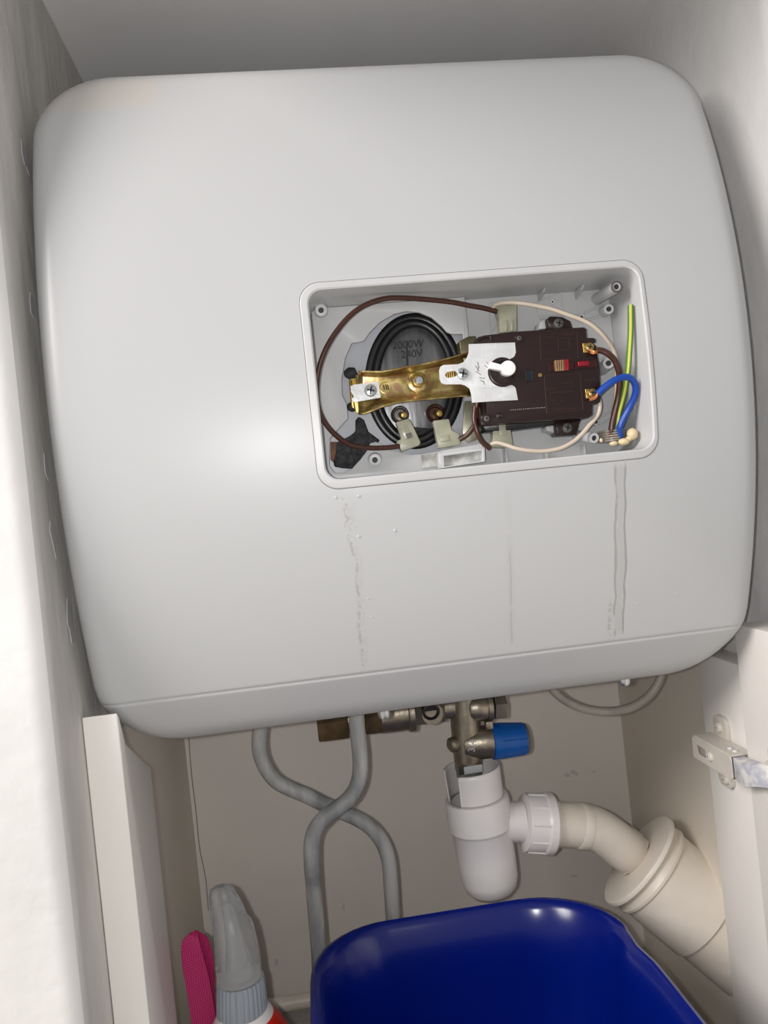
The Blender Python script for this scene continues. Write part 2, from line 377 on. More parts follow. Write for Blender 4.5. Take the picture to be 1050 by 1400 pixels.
for k in range(L): Fc.append((bl[k], bl[(k+1) % L], nb0+(k+1) % L, nb0+k))
Fc.append([nb0+k for k in range(L)])
sx = lambda px, py, Y=.47: W(px, py, Y).x
x_l, x_m, x_r = sx(487, 790), sx(706, 800), sx(856, 760)
brn, gry = (.30, .26, .20), (.30, .295, .29)
stain(M['shell'], [(x_r+.0036, .0010, -.100, .0165, .004, .75, (.26, .25, .24), 30), (x_r-.0028, .0011, -.102, .0165, .007, .75, (.30, .28, .26), 40), (x_r, .0042, -.1, .0165, .006, .25, gry, 90),
    (x_r-.006, .0018, -.103, -.07, .004, .6, gry, 400), (x_m, .0007, -.098, -.03, .002, .45, gry, 60), (x_m, .003, -.098, .01, .002, .1, gry, 60),
    (x_l, .0012, -.104, -.0, .010, .40, (.22, .2, .18), 420), (x_l+.001, .0042, -.104, .012, .01, .14, gry, 260), (x_l-.002, .0016, -.01, .014, .012, .45, (.25, .22, .2), 330),
    (-.10, .05, .265, .295, .05, .28, (.55, .46, .36), 25), (-.05, .09, -.1038, -.1025, .01, .5, gry, 60), (.1, .2, -.1042, -.1028, .01, .45, gry, 40)])
shell = mesh_obj('casing', V, Fc, M['shell'], HT, False)
OX0, OX1, OZ0, OZ1 = .0108, .2272, .0165, .1418
cut = MB(); cut.prism([(x, .40, z) for x, z in rrect(OX0, OX1, OZ0, OZ1, .013, 8)], 0, .30)
co = cut.build('cutter', M['shell'], None, False)
bo = shell.modifiers.new('cut', 'BOOLEAN'); bo.operation = 'DIFFERENCE'; bo.object = co; bo.solver = 'EXACT'
bpy.context.view_layer.update()
me2 = bpy.data.meshes.new_from_object(shell.evaluated_get(bpy.context.evaluated_depsgraph_get()))
shell.modifiers.clear(); shell.data = me2; me2.name = 'casing'; bpy.data.objects.remove(co)
me2.shade_smooth(); me2.set_sharp_from_angle(angle=math.radians(38))
# recess tray: flange, lip and side walls
RX0, RX1, RZ0, RZ1 = OX0+.0058, OX1-.0040, OZ0+.0062, OZ1-.0052
YFL, YL = .507, .499
def loopyz(x0, x1, z0, z1, r, y):
    P = rrect(x0, x1, z0, z1, r, 8); Q = []
    for i, (x, z) in enumerate(P):      # straight sides are divided so that the rim follows the curved casing
        x2, z2 = P[(i+1) % len(P)]; k = 12 if i % 9 == 8 else 1
        Q += [(x+(x2-x)*j/k, z+(z2-z)*j/k) for j in range(k)]
    return [(x, (yf(z)+y) if y < .2 else y, z) for x, z in Q]
loops = [loopyz(OX0+.0001, OX1-.0001, OZ0+.0001, OZ1-.0001, .013, .0014), loopyz(OX0+.0003, OX1-.0003, OZ0+.0003, OZ1-.0003, .0128, -.0001), loopyz(OX0+.0008, OX1-.0008, OZ0+.0008, OZ1-.0008, .0125, -.0005), loopyz(OX0+.0016, OX1-.0016, OZ0+.0016, OZ1-.0016, .0117, -.0006),
    loopyz(RX0-.0012, RX1+.0012, RZ0-.0012, RZ1+.0012, .0095, -.0006), loopyz(RX0-.0003, RX1+.0003, RZ0-.0003, RZ1+.0003, .009, .0000), loopyz(RX0, RX1, RZ0, RZ1, .0088, .002), loopyz(RX0+.0006, RX1+.0000, RZ0+.0012, RZ1-.0004, .0088, YFL), loopyz(RX0+.0006, RX1+.0000, RZ0+.0012, RZ1-.0004, .0088, YFL+.03)]
n = len(loops[0]); V = [p for L_ in loops for p in L_]; Fc = []
for j in range(len(loops)-1):
    for k in range(n): Fc.append((j*n+k, j*n+(k+1) % n, (j+1)*n+(k+1) % n, (j+1)*n+k))
mesh_obj('recess_rim', V, Fc, M['tray'], HT, True, 25)
# floor of the tray: raised left half with the flange hole, lower right half
def P2(pts, Y): return [W(a, b, Y) for a, b in pts]
xm = W(638, 430, YL).x
def clampbox(x0, x1, z0, z1, Y): return [(x0, Y, z0), (x1, Y, z0), (x1, Y, z1), (x0, Y, z1)]
hole = [(451, 600), (463, 586), (476, 572), (474, 552), (468, 540), (467, 520), (472, 490), (481, 469), (490, 468), (498, 466), (505, 455), (520, 440), (540, 429), (555, 425.5), (573, 427), (590, 434), (604, 446), (611, 454), (618, 457), (633, 456.5), (634, 480), (634, 560), (634, 600), (618, 611), (600, 617), (575, 621), (558, 621), (535, 616), (524, 608), (514, 604), (506, 606), (502, 616), (492, 629), (481, 641), (470, 646), (458, 646), (450, 636)]
mb = MB(); mb.prism(clampbox(RX0+.0007, xm, RZ0+.0013, RZ1-.0005, YL), YL, .0025, holes=[P2(hole, YL)])
bevel(mb.build('raised_tray_floor', M['tray'], HT, False), .0005)
mb = MB(); mb.prism([(xm-.001, YFL, RZ0+.0013), (RX1-.0002, YFL, RZ0+.0013), (RX1-.0002, YFL, RZ1-.0005), (xm-.001, YFL, RZ1-.0005)], YFL, .0025)
mb.box((xm-.0012, YL+.0026, W(640, 457, YL).z), (xm, YFL, RZ1-.0005))
mb.build('tray_floor', M['tray'], HT, False)
# pale inner plate behind the hole
YI = .509
mb = MB(); mb.prism([(RX0, YI, RZ0), (xm-.0015, YI, RZ0), (xm-.0015, YI, RZ1-.002), (RX0, YI, RZ1-.002)], YI, .002, holes=[P2(ell(566, 523, 62, 90), YI)])
mb.build('inner_plate', M['inner'], HT, False)
# black insulation seen in the left pocket
mb = MB(); mb.prism([(453, 604), (462, 604), (478, 596), (486, 590), (486, 574), (491, 569), (498, 574), (504, 590), (520, 602), (508, 612), (498, 628), (484, 641), (468, 640), (457, 638)], .5065, .0022)
bevel(mb.build('insulation_pad', M['foam_black'], HT, False), .001)
mb = MB(); mb.prism([(452, 604), (460, 604), (459, 620), (456, 632), (452, 628)], .5055, .003)
mb.build('rusty_edge', mat('rust_brown', (.16, .05, .01), .6, mottle=.5, mscale=120), HT, False)
for pts in ([(470, 507), (476, 502), (485, 502), (490, 512), (485, 517), (478, 518), (471, 514)], [(475, 552), (480, 549), (487, 552), (489, 560), (482, 563), (475, 560)]):
    mb = MB(); mb.prism(pts, .506, .003); bevel(mb.build('clip_end', M['foam_black'], HT, False), .0008)
# flange with gasket
YG = .513
fl_ = bevel(MB().prism(ell(566, 521, 48, 76, 48), YG, .004).build('element_flange', M['steel'], HT, False), .0008)
def eltube(rx, ry, r, Y, cx=566, cy=522): return [W(a, b, Y) for a, b in ell(cx, cy, rx, ry, 32)]
mb = MB(); mb.tube(eltube(62, 87, 0, .512), .0042, 12, closed=True, sub=2); mb.tube(eltube(53, 80, 0, .509), .0030, 12, closed=True, sub=2, mi=0)
mb.prism(ell(566, 522, 62, 88, 40), .5165, .004)
mb.build('gasket', M['rubber'], HT)
mb = MB(); mb.prism([(534, 592), (550, 582), (590, 586), (612, 590), (604, 604), (585, 616), (562, 616), (544, 608)], .5115, .001); mb.build('tar_residue', M['foam_black'], HT, False)
def text(s_, p, size, m, parent, name, rot=roll, ext=.0002, mirror=False, axis='front'):
    cu = bpy.data.curves.new(name, 'FONT'); cu.body = s_; cu.size = size; cu.extrude = ext; cu.align_x = 'CENTER'; cu.align_y = 'CENTER'
    t = bpy.data.objects.new('t', cu); COL.objects.link(t); bpy.context.view_layer.update()
    me = bpy.data.meshes.new_from_object(t.evaluated_get(bpy.context.evaluated_depsgraph_get())); bpy.data.objects.remove(t)
    R = Matrix.Rotation(rot, 4, 'Y') @ Matrix.Rotation(math.radians(90), 4, 'X')
    me.transform(R); me.materials.clear(); me.materials.append(m)
    return link(bpy.data.objects.new(name, me), parent, p)
text('2000W', W(558, 471, YG-.0004), .0072, M['inkgrey'], fl_, 'embossed_text', rot=0); text('240V', W(563, 484, YG-.0004), .0072, M['inkgrey'], fl_, 'embossed_text', rot=0)
for (a, b, c, d) in ((541, 449, 562, 451), (556, 466, 557, 500), (571, 445, 574, 451), (536, 455, 542, 449)):
    mb = MB(); mb.tube([W(a, b, YG-.0002), W(c, d, YG-.0002)], .0007, 6); mb.build('tar_streak', M['ink'], fl_)
# element terminals: bushing rings with spade connectors
for cx, cy, r, mm in ((546.5, 567.5, 12.5, M['steel']), (594.5, 565.5, 13, M['wirebrown'])):
    c = W(cx, cy, YG); q = S(1, YG)
    mb = MB(); mb.lathe([(r*q, 0), (r*q, .002), (r*q*.85, .0035), (r*q*.7, .003), (r*q*.6, .0012), (.001, .0012)], c, (0, -1, 0), 28); t = mb.build('bushing', mm, fl_)
    mb = MB(); mb.lathe([(r*q*.42, 0), (r*q*.42, .006), (r*q*.3, .0075), (.0003, .0078)], c+Vector((.001, -.001, -.0005)), (.1, -1, -.1), 20); mb.build('terminal_pin', M['brass'], fl_)
# ------------- gold clamp bracket (swept channel)
st = [(490, 508, 512, 559, 566), (498, 507.5, 513.5, 558, 565.5), (508, 508, 514, 554, 562), (522, 508, 514, 548.5, 556), (540, 505, 511, 545, 551), (558, 501, 508, 542.5, 548.5), (578, 498, 504, 541.5, 546.5), (598, 493.5, 499.5, 539.5, 544.5), (615, 489.5, 496.5, 538, 543), (630, 485, 495, 536, 541.5), (638, 483, 493, 535.5, 541), (643, 486, 491, 535, 541)]
V = []; Fc = []
for (x, a, b, c, d) in st:
    ys = (.485, .4865, .4915, .4945, .4955, .4955, .4945, .4915, .4865, .485)
    rows = [a, a+.5, a+(b-a)*.75, b+1, b+(c-b)*.25, b+(c-b)*.75, c-1, c+(d-c)*.25, d-.5, d]
    for yy, rr in zip(ys, rows): V.append(W(x, rr, yy))
m_ = 10
for i in range(len(st)-1):
    for j in range(m_-1): Fc.append((i*m_+j, i*m_+j+1, (i+1)*m_+j+1, (i+1)*m_+j))
br = mesh_obj('clamp_bracket', V, Fc, M['gold'], HT, True, 60); so = br.modifiers.new('thick', 'SOLIDIFY'); so.thickness = .0011; so.offset = 0
def ring(name, c, r1, r2, h, m, parent, ax=(0, -1, 0)):
    mb = MB(); mb.lathe([(r2, 0), (r1, 0), (r1, h*.8), (r1*.94, h), (r2*1.05, h), (r2, h*.8), (r2, 0)], c, ax, 28, caps=False); return mb.build(name, m, parent)
c = W(570.5, 522.5, .4955); ring('washer', c, .0066, .003, .0012, M['gold'], br)
mb = MB(); mb.lathe([(.0046, 0), (.0046, .0024), (.0038, .0032), (.002, .0032)], c+Vector((0, -.001, 0)), (0, -1, 0), 6); mb.build('nut', M['brass'], br, True, 20)
mb = MB(); mb.lathe([(.0028, 0), (.0028, .0055), (.0022, .0065), (.0003, .0066)], c+Vector((0, -.001, 0)), (0.05, -1, 0), 18); mb.build('stud', M['zinc'], br)
ring('stamped_mark', W(526.7, 530, .495), .0038, .0032, .0004, M['brass'], br)
for dx in (-2, 1.5, 4):
    mb = MB(); mb.tube([W(526.7+dx-1, 526, .4946), W(526.7+dx+1, 533, .4946)], .00035, 6); mb.build('stamped_line', M['wirebrown'], br)
# orange / yellow strip ends and strap left of the bracket
for pts, mm in (([(479, 518), (489, 516), (497, 562), (487, 565), (483, 545)], M['orange']), ([(486, 513), (492, 512), (500, 566), (495, 563)], M['gold']), ([(477, 520), (481, 519), (486, 560), (480, 556)], M['brass'])):
    mb = MB(); mb.prism(pts, .499-.002*(mm is M['gold']), .0015); bevel(mb.build('contact_strip', mm, HT, False), .0003)
mb = MB(); mb.prism([(479, 528), (484, 526), (517, 521.5), (520.5, 543.5), (484, 550), (481, 546), (484, 542), (480, 536)], .4925, .001); sp_ = mb.build('strap', M['alu'], HT, False)
screw(sp_, W(506.7, 534, .492), (0, -1, 0), .0041)
# ------------- thermostat
def B(x, y): return (630+x/5, 420+y/5)
YT = .479
th = [B(*p) for p in [(88, 238), (118, 205), (160, 192), (400, 165), (640, 150), (840, 137), (858, 150), (862, 210), (905, 209), (924, 222), (922, 238), (905, 250), (928, 268), (934, 330), (944, 400), (958, 610), (956, 645), (942, 656), (900, 660), (898, 735), (880, 750), (820, 757), (600, 772), (330, 790), (190, 801), (140, 806), (132, 745), (180, 728), (172, 650)]]
TH = bevel(MB().prism(th, YT, .024).build('thermostat', M['brown'], HT, False), .0012, 3)
# lower base plate in black behind it, and lugs
mb = MB(); mb.prism([B(*p) for p in [(140, 800), (200, 770), (880, 735), (880, 755), (660, 800), (340, 842), (170, 850)]], .490, .014); bevel(mb.build('thermostat_base', M['rubber'], HT, False), .0008)
for pts, hx, hy in (([(590, 78), (612, 62), (690, 66), (720, 80), (750, 95), (765, 140), (765, 160), (600, 160)], 668, 112), ([(648, 795), (645, 770), (830, 755), (812, 790), (790, 872), (655, 879)], 727, 825)):
    mb = MB(); mb.prism([B(*p) for p in pts], .4885, .012); lg = bevel(mb.build('mounting_lug', M['brown'], TH, False), .0006)
    screw(lg, W(*B(hx, hy), .4880), (0, -1, 0), .0034, M['greycap'])
for pts in ([(540, 100), (598, 80), (598, 145), (538, 150)], [(585, 815), (655, 805), (655, 870), (620, 850), (590, 845)]):
    mb = MB(); mb.prism([B(*p) for p in pts], .4935, .012); bevel(mb.build('support_block', M['tray'], HT, False), .0004)
mb = MB(); mb.prism([(628, 466), (640, 460), (650, 459), (652, 468), (645, 500), (636, 500), (630, 484)], .4895, .01); bevel(mb.build('terminal_cover', mat('olive_metal', (.16, .14, .08), .35, .6, mottle=.4, mscale=100), HT, False), .0006)
mb = MB(); mb.prism([(636, 548), (648, 548), (662, 560), (656, 600), (640, 606), (632, 592)], .4975, .002); bevel(mb.build('bracket_leg', mat('pale_olive_metal', (.34, .33, .25), .35, .5, mottle=.3, mscale=80), HT, False), .0004)
# embossed panels
def frame(pts, Y, r, parent, name, m):
    mb = MB()
    for i in range(len(pts)):
        a, b = pts[i], pts[(i+1) % len(pts)]; mb.tube([W(*a, Y), W(*b, Y)], r, 6, sub=1)
    return mb.build(name, m, parent)
frame([B(540, 192), B(795, 172), B(800, 345), B(548, 362)], YT, .00025, TH, 'embossed_panel', M['emboss'])
frame([B(665, 215), B(740, 210), B(742, 290), B(668, 296)], YT, .00022, TH, 'embossed_square', M['emboss'])
frame([B(570, 470), B(812, 452), B(835, 700), B(588, 724)], YT, .00025, TH, 'embossed_panel', M['emboss'])
for (x0, x1, y) in ((590, 650, 560), (690, 760, 520), (610, 775, 585), (600, 650, 640), (680, 700, 640), (640, 780, 700), (850, 930, 500), (600, 640, 205), (700, 780, 190)):
    mb = MB(); xx = x0
    while xx < x1:
        w = rnd.uniform(5, 12); mb.prism([B(xx, y-5-(xx-x0)*.07), B(xx+w*.7, y-6-(xx-x0)*.07), B(xx+w*.7, y+5-(xx-x0)*.07), B(xx, y+6-(xx-x0)*.07)], YT-.0002, .0003); xx += w+4
    mb.build('embossed_lettering', M['emboss'], TH, False)
mb = MB(); xx = 340
while xx < 575:
    w = rnd.uniform(4, 9); yy = 703-(xx-340)*.075; mb.prism([B(xx, yy-3), B(xx+w, yy-4), B(xx+w, yy+2), B(xx, yy+3)], YT-.0002, .0003); xx += w+rnd.uniform(4, 10)
mb.build('embossed_lettering', M['chalk'], TH, False)
# slot with neon lamp
mb = MB(); mb.prism([B(603, 388), B(922, 360), B(927, 410), B(607, 438)], YT-.0002, .0012); sl = mb.build('lamp_window', M['window'], TH, False)
frame([B(603, 386), B(922, 358), B(927, 411), B(607, 439)], YT-.0002, .0004, TH, 'window_edge', M['brown'])
for k in range(6):
    x = 652+k*15; mb = MB(); mb.lathe([(.0011, -.0035), (.0014, -.002), (.0014, .002), (.0011, .0035)], W(*B(x, 402-(x-650)*.08), YT-.0006), (0.05, 0, 1), 10); mb.build('coil_turn', M['coil'] if k < 4 else M['red'], sl)
mb = MB(); mb.prism([B(800, 372), B(875, 366), B(880, 398), B(803, 404)], YT-.0012, .001); bevel(mb.build('neon_lamp', M['red'], sl, False), .0003)
mb = MB(); mb.prism([B(778, 366), B(784, 366), B(786, 408), B(780, 408)], YT-.0012, .001); mb.build('divider', M['brown'], sl, False)
mb = MB(); mb.prism([B(440, 432), B(485, 428), B(488, 502), B(446, 507)], YT-.0003, .0006); mb.build('square_hole', mat('hole_blue_black', (.005, .012, .02), .3), TH, False)
frame([B(440, 432), B(487, 428), B(489, 503), B(445, 508)], YT-.0002, .0005, TH, 'hole_edge', M['brown'])
mb = MB(); mb.lathe([(.0012, 0), (.0012, .0008)], W(*B(540, 465), YT), (0, -1, 0), 12); mb.build('rivet', M['brass'], TH)
# corner cover screws
for x, y, r in ((398, 212, .0022), (175, 762, .0027), (255, 742, .0016), (272, 740, .0014)):
    c = W(*B(x, y), YT); ring('screw_socket', c, r*1.25, r*.8, .0008, M['brown'], TH); screw(TH, c, (0, -1, 0), r*.8, M['greycap'])
mb = MB(); mb.tube([W(*B(x, y), YT-.0003) for x, y in ((120, 225), (150, 205), (190, 200), (205, 212), (206, 232))], .0008, 8); mb.build('moulded_arc', M['brown'], TH)
# terminal clamps
for x, y in ((875, 275), (893, 588)):
    c = W(*B(x, y), YT-.0004); mb = MB()
    mb.prism([B(x-42, y-28), B(x+20, y-34), B(x+34, y+30), B(x-36, y+36)], YT-.0007, .0009); tb = bevel(mb.build('terminal_clamp', M['brass'], TH, False), .0003)
    screw(tb, c+Vector((0, -.001, 0)), (0, -1, 0), .0030, M['brass'])
# ------------- aluminium plate with tongue, slot and dial notch
dc = (687, 508)
arc = lambda cx, cy, r, a0, a1, n=14: [(cx+r*math.cos(math.radians(a0+(a1-a0)*k/n)), cy+r*math.sin(math.radians(a0+(a1-a0)*k/n))) for k in range(n+1)]
plate = [(641, 470.5), (671, 469), (705, 467.4), (706.3, 482)]+arc(698, 482, 7.5, 0, 80, 4)+arc(687.5, 508.5, 20.5, -60, -300, 20)+arc(699, 533.5, 7.5, -80, 0, 4)+[(709, 546.4), (674, 548.5), (645.6, 550.5), (644.5, 539), (642, 531), (636, 527), (630, 525.3), (608, 525.5), (603.5, 523.5), (601.2, 518), (600.6, 506), (602, 501.5), (606, 499), (626, 498), (633, 495.5), (638, 490), (641, 482)]
slot = arc(613, 512.5, 4.2, 90, 270, 8)+arc(620.5, 511, 4.2, 270, 450, 8)
mb = MB(); mb.prism(plate, .4772, .001, holes=[slot])
AP = mb.build('dial_plate', M['alu'], HT, False)
for v in AP.data.vertices:      # the right third is folded back a little
    wx = v.co.x+AP.location.x+LOC[HT.name].x; x0 = W(671, 505, .477).x
    if wx > x0: v.co.y += (wx-x0)*.09
screw(AP, W(632.4, 511, .4765), (0, -1, 0), .0039)
for i in range(9):
    mb = MB(); x = rnd.uniform(648, 668); y = rnd.uniform(488, 525); a = rnd.uniform(0, 3); l = rnd.uniform(4, 10)
    mb.tube([W(x, y, .4771), W(x+l*math.cos(a), y+l*math.sin(a), .4771)], .00018, 5, sub=1); mb.build('scratch', M['greycap'], AP)
for k in range(4):   # thread seen through the slot
    mb = MB(); mb.tube([W(611+k*2.9, 507.8, .480), W(612+k*2.9, 516.5, .480)], .0006, 6, sub=1); mb.build('thread', M['brass'], AP)
c = W(687.3, 508.3, YT-.0018); ring('dial_collar', c+Vector((0, .001, 0)), .0092, .0072, .0016, M['brown'], TH)
mb = MB(); mb.lathe([(.0048, 0), (.0048, .0055), (.0044, .0062), (.0003, .0063)], W(692, 505.5, YT), (0, -1, 0), 28)
mb.prism([(668.5, 503), (671, 494.5), (690, 499.5), (689, 507.5)], YT-.0058, .005)
dl = bevel(mb.build('dial', mat('white_dial', (.85, .83, .82), .35), TH, True), .0003)
# ------------- connectors (yellowed sleeves)
def conn(pts, Y, t=.006, steps=None):
    mb = MB(); mb.prism(pts, Y, t); o_ = bevel(mb.build('spade_connector', M['sleeve'], HT, False), .0007, 3)
    return o_
c1 = conn([(541.5, 577), (559, 572), (564, 580), (575.5, 605), (573, 609), (549, 617.5), (546, 612), (544, 610), (543, 603), (549, 600)], .495)
mb = MB(); mb.prism([(546, 583), (556, 580.5), (564, 598), (554, 601)], .4944, .001); bevel(mb.build('connector_window', M['sleeve'], c1, False), .0003)
mb = MB(); mb.prism([(554.5, 593), (562, 591), (564, 597), (557, 600)], .494, .001); mb.build('connector_tab', M['greycap'], c1, False)
for k in range(3):
    mb = MB(); mb.prism([(546+k, 584+k*3), (553+k, 582+k*3), (553.6+k, 583.2+k*3), (546.6+k, 585.2+k*3)], .4938, .0006); mb.build('connector_rib', M['sleeve'], c1, False)
c2 = conn([(592.5, 575), (614, 572.5), (618, 588), (629, 593.5), (630.5, 608), (600, 613), (597, 600)], .495)
mb = MB(); mb.prism([(601, 596), (614, 594), (615, 602), (602, 604)], .4944, .001); bevel(mb.build('connector_window', M['sleeve'], c2, False), .0003)
c3 = conn([(677.6, 419), (690, 416), (707, 417), (707, 453), (684, 455), (683, 436)], .4905, .008)
for x in (690, 698):
    mb = MB(); mb.prism([(x, 437), (x+4, 437), (x+3.5, 452), (x+.5, 452)], .4898, .001); bevel(mb.build('connector_rib', M['sleeve'], c3, False), .0003)
c4 = conn([(674, 578), (697, 577), (702, 609), (690, 612), (671, 611), (674, 600)], .4905, .008)
for x in (682,):
    mb = MB(); mb.prism([(x, 580), (x+9, 580), (x+11, 595), (x+1, 596)], .4898, .001); bevel(mb.build('connector_rib', M['sleeve'], c4, False), .0003)
# ------------- wires inside
def wire(name, pts, Ys, r, m, parent, label=None):
    n = len(pts); P = []
    for i, (x, y) in enumerate(pts):
        t = i/(n-1)*(len(Ys)-1); k = min(int(t), len(Ys)-2); P.append(W(x, y, Ys[k]+(Ys[k+1]-Ys[k])*(t-k)))
    mb = MB(); mb.tube(P, r, 12); o_ = mb.build(name, m, parent)
    if label: o_['label'] = label
    return o_
wire('internal_wire', [(679, 426), (660, 421), (640, 417.5), (620, 413.5), (600, 411), (578, 409), (556, 407.5), (532, 407.5), (512, 412), (494, 420), (477, 433), (460, 453), (446, 476), (437, 500), (433, 525), (433.5, 548), (438, 566), (447, 582), (460, 596), (474, 606), (490, 611), (510, 612.5), (530, 612), (546, 610)], [.490, .482, .476, .472, .476, .488, .494], .00165, M['wirebrown'], HT, 'long brown loop around the element flange')
wire('internal_wire', [(628, 601), (638, 595), (645, 587), (650, 578), (652, 568), (651, 558), (653, 548)], [.495, .490, .487], .0017, M['wirebrown'], HT)
wire('internal_wire', [(650, 556), (648.5, 570), (650, 582), (654, 595), (660, 605), (670, 613)], [.488, .486, .490], .0017, M['wirebrown'], HT)
wire('internal_wire', [(673, 421), (680, 415.5), (695, 413.5), (715, 415), (735, 418.5), (755, 423), (775, 430), (793, 436.5), (808, 444), (820, 454), (831, 467), (838, 478), (842, 490), (843, 503), (843, 520), (842, 540), (839, 560), (836, 582)], [.490, .480, .478, .478, .484, .487, .489], .0014, M['wirecream'], HT, 'thin cream wire above the thermostat')
wire('internal_wire', [(817, 540), (820, 552), (819, 563), (814, 572), (806, 581), (797, 592), (785, 603), (770, 611.5), (755, 615.5), (740, 617), (722, 616), (705, 613), (692, 608.5), (680, 605.5), (671, 607)], [.481, .482, .482, .484, .490], .0014, M['wirecream'], HT, 'thin cream wire below the thermostat')
# ------------- bosses
def boss(tip, base, r, Yt, hole=M['dark'], Yb=YFL, m=None):
    A, Bp = W(*tip, Yt), W(*base, Yb); d = A-Bp; h = d.length; q = S(r, Yt)
    mb = MB(); mb.lathe([(q*1.12, 0), (q, h*.97), (q*.92, h), (q*.5, h), (q*.5, h-.0016), (.0003, h-.0016)], Bp, d, 24)
    b_ = mb.build('screw_boss', M['tray'], HT)
    mb = MB(); mb.lathe([(q*.44, 0), (q*.44, .0006), (.0003, .0006)], A-d.normalized()*.0014, d, 14); mb.build('boss_hole', hole, b_); return b_
boss((439, 424), (439, 425.5), 8.5, .492, Yb=YL); boss((512.6, 629), (512.6, 628), 8.8, .493, M['dark'], Yb=YL)
boss((843, 392), (816, 409), 8.2, .470, M['dark']); boss((832.5, 422.5), (826, 426), 7.5, .494); boss((832, 496.5), (822, 505), 8.3, .484); boss((812.6, 599), (789, 596), 7.8, .484)
boss((795, 433.5), (794, 434), 4.8, .503); boss((815, 577), (813, 577.5), 5, .503); boss((755.5, 412.5), (755.5, 412.5), 3.2, .5055)
c = W(843, 392, .470); ring('metal_insert', c+Vector((0, .0005, 0)), .0037, .0025, .0010, M['greycap'], HT)
for pts in ([(798, 428), (826, 417)], [(799, 439), (830, 429)], [(817, 572), (838, 562)], [(819, 581), (840, 570)], [(817, 495), (828, 488)], [(738, 436), (760, 434), (772, 433)]):
    mb = MB(); a = [W(*p, YFL) for p in pts]; 
    mb.tube([p+Vector((0, -.0005, 0)) for p in a], .0008, 6, sub=2); mb.build('tray_ridge', M['tray'], HT)
for (x, y0_, y1__, d) in ((735, 388, 411, .012), (786, 386, 408, .012), (820, 381, 394, .008)):   # fins under the top wall
    a = W(x, y1__, YFL); zt = RZ1-.0006; mb = MB()
    mb.prism([(a.x, YFL, zt), (a.x, YFL-d*1.3, zt), (a.x, YFL-d, a.z+.002), (a.x, YFL, a.z-.001)], 0, .0012, dirv=(1, 0, 0)); mb.build('tray_fin', M['tray'], HT, False)
for (x, y) in ((793, 617), (687, 622), (742, 625)):
    a = W(x, y, YFL); mb = MB(); mb.box((a.x, YFL-.008, RZ0+.0008), (a.x+.001, YFL, a.z+.004)); mb.build('tray_fin', M['tray'], HT, False)
frame([(733, 414), (735, 432), (771, 430), (767, 400)], YFL-.0002, .0004, HT, 'tray_outline', M['tray'])
frame([(668, 414), (696, 412), (698, 420), (670, 455)], YFL-.0002, .0004, HT, 'tray_outline', M['tray'])
# clear rectangular box at the bottom of the tray
mb = MB(); Yq = .490
fr_o = [(599, 620), (663, 611), (664, 631), (600, 641)]; fr_i = [(607, 623.5), (659, 616), (660, 630), (608, 638)]
mb.prism(fr_o, Yq, .008, holes=[fr_i]); bx_ = bevel(mb.build('terminal_box', M['tray'], HT, False), .0004)
mb = MB(); mb.prism(fr_i, Yq+.003, .002); mb.build('clear_cover', M['dirty'], bx_, False)
mb = MB(); mb.prism([(576, 622), (598, 619), (599, 637), (577, 640)], .4975, .001); mb.build('grimy_patch', M['dirty'], HT, False)
mb = MB(); mb.prism([(604, 616), (640, 610), (660, 606), (660, 612), (604, 620)], .4955, .0035); mb.build('tray_ledge', M['tray'], HT, False)
# cable gland and sealing foam
a = W(842, 603, .487); b = W(842, 587, .487)
prof = []; hgt = (b-a).length; q = S(20, .487)
for k in range(5):
    z0_ = hgt*k/5; prof += [(q*.9, z0_), (q, z0_+hgt*.04), (q, z0_+hgt*.13), (q*.9, z0_+hgt*.17)]
prof += [(q*.9, hgt), (q*.75, hgt), (q*.75, hgt*.6), (.0005, hgt*.6)]
mb = MB(); mb.lathe(prof, a+Vector((0, .006, 0)), (0, 0, 1), 32); mb.build('cable_gland', M['gland'], HT)
fb = MB(); rnf = random.Random(5)
def blob(mbx, c, r, sq=(1, 1, 1)):
    prof = [(math.sin(math.pi*k/10)*r+.00002, -math.cos(math.pi*k/10)*r) for k in range(11)]
    n0 = len(mbx.v); mbx.lathe(prof, c, (0, 0, 1), 16)
    for i in range(n0, len(mbx.v)):
        d = mbx.v[i]-c; mbx.v[i] = c+Vector((d.x*sq[0], d.y*sq[1], d.z*sq[2]))*(1+rnf.uniform(-.03, .03))
for (x, y, r, sq) in ((864.5, 593.5, 7.8, (1, 1, 1.1)), (853, 604, 7, (1.2, 1, .75)), (839, 606.5, 6, (1, 1, .6)), (822, 602, 2.4, (1, 1, 1.3)), (860, 600, 5, (1, 1, .8))):
    blob(fb, W(x, y, .482), S(r, .482), sq)
fb.build('sealing_foam', M['seal'], HT)
# dirt specks / droplets on the casing below the recess
for (x, y) in ((459, 680), (490.5, 678), (490.5, 733), (503, 818), (508, 843), (540, 725), (871, 825), (925, 812)):
    Y = .4665
    for _ in range(4): Y = yf(W(x, y, Y).z)
    mb = MB(); r = S(2.4 if y < 760 else 1.4, Y); mb.lathe([(r, 0), (r*.8, r*.25), (r*.3, r*.4), (.0001, r*.42)], W(x, y, Y), (0, -1, 0), 12); mb.build('droplet', M['shell'], HT)
# bright fixing tabs under the heater
for (x, y, Y) in ((524, 971, .545), (853, 931, .548)):
    c = W(x, y-3, Y); c.z = min(c.z, HZ0-.002); mb = MB(); mb.lathe([(.0045, 0), (.0045, .004), (.0035, .0065), (.001, .0075)], Vector((c.x, c.y, HZ0+.001)), (0, 0, -1), 18); mb.build('fixing_screw', M['zinc'], HT)

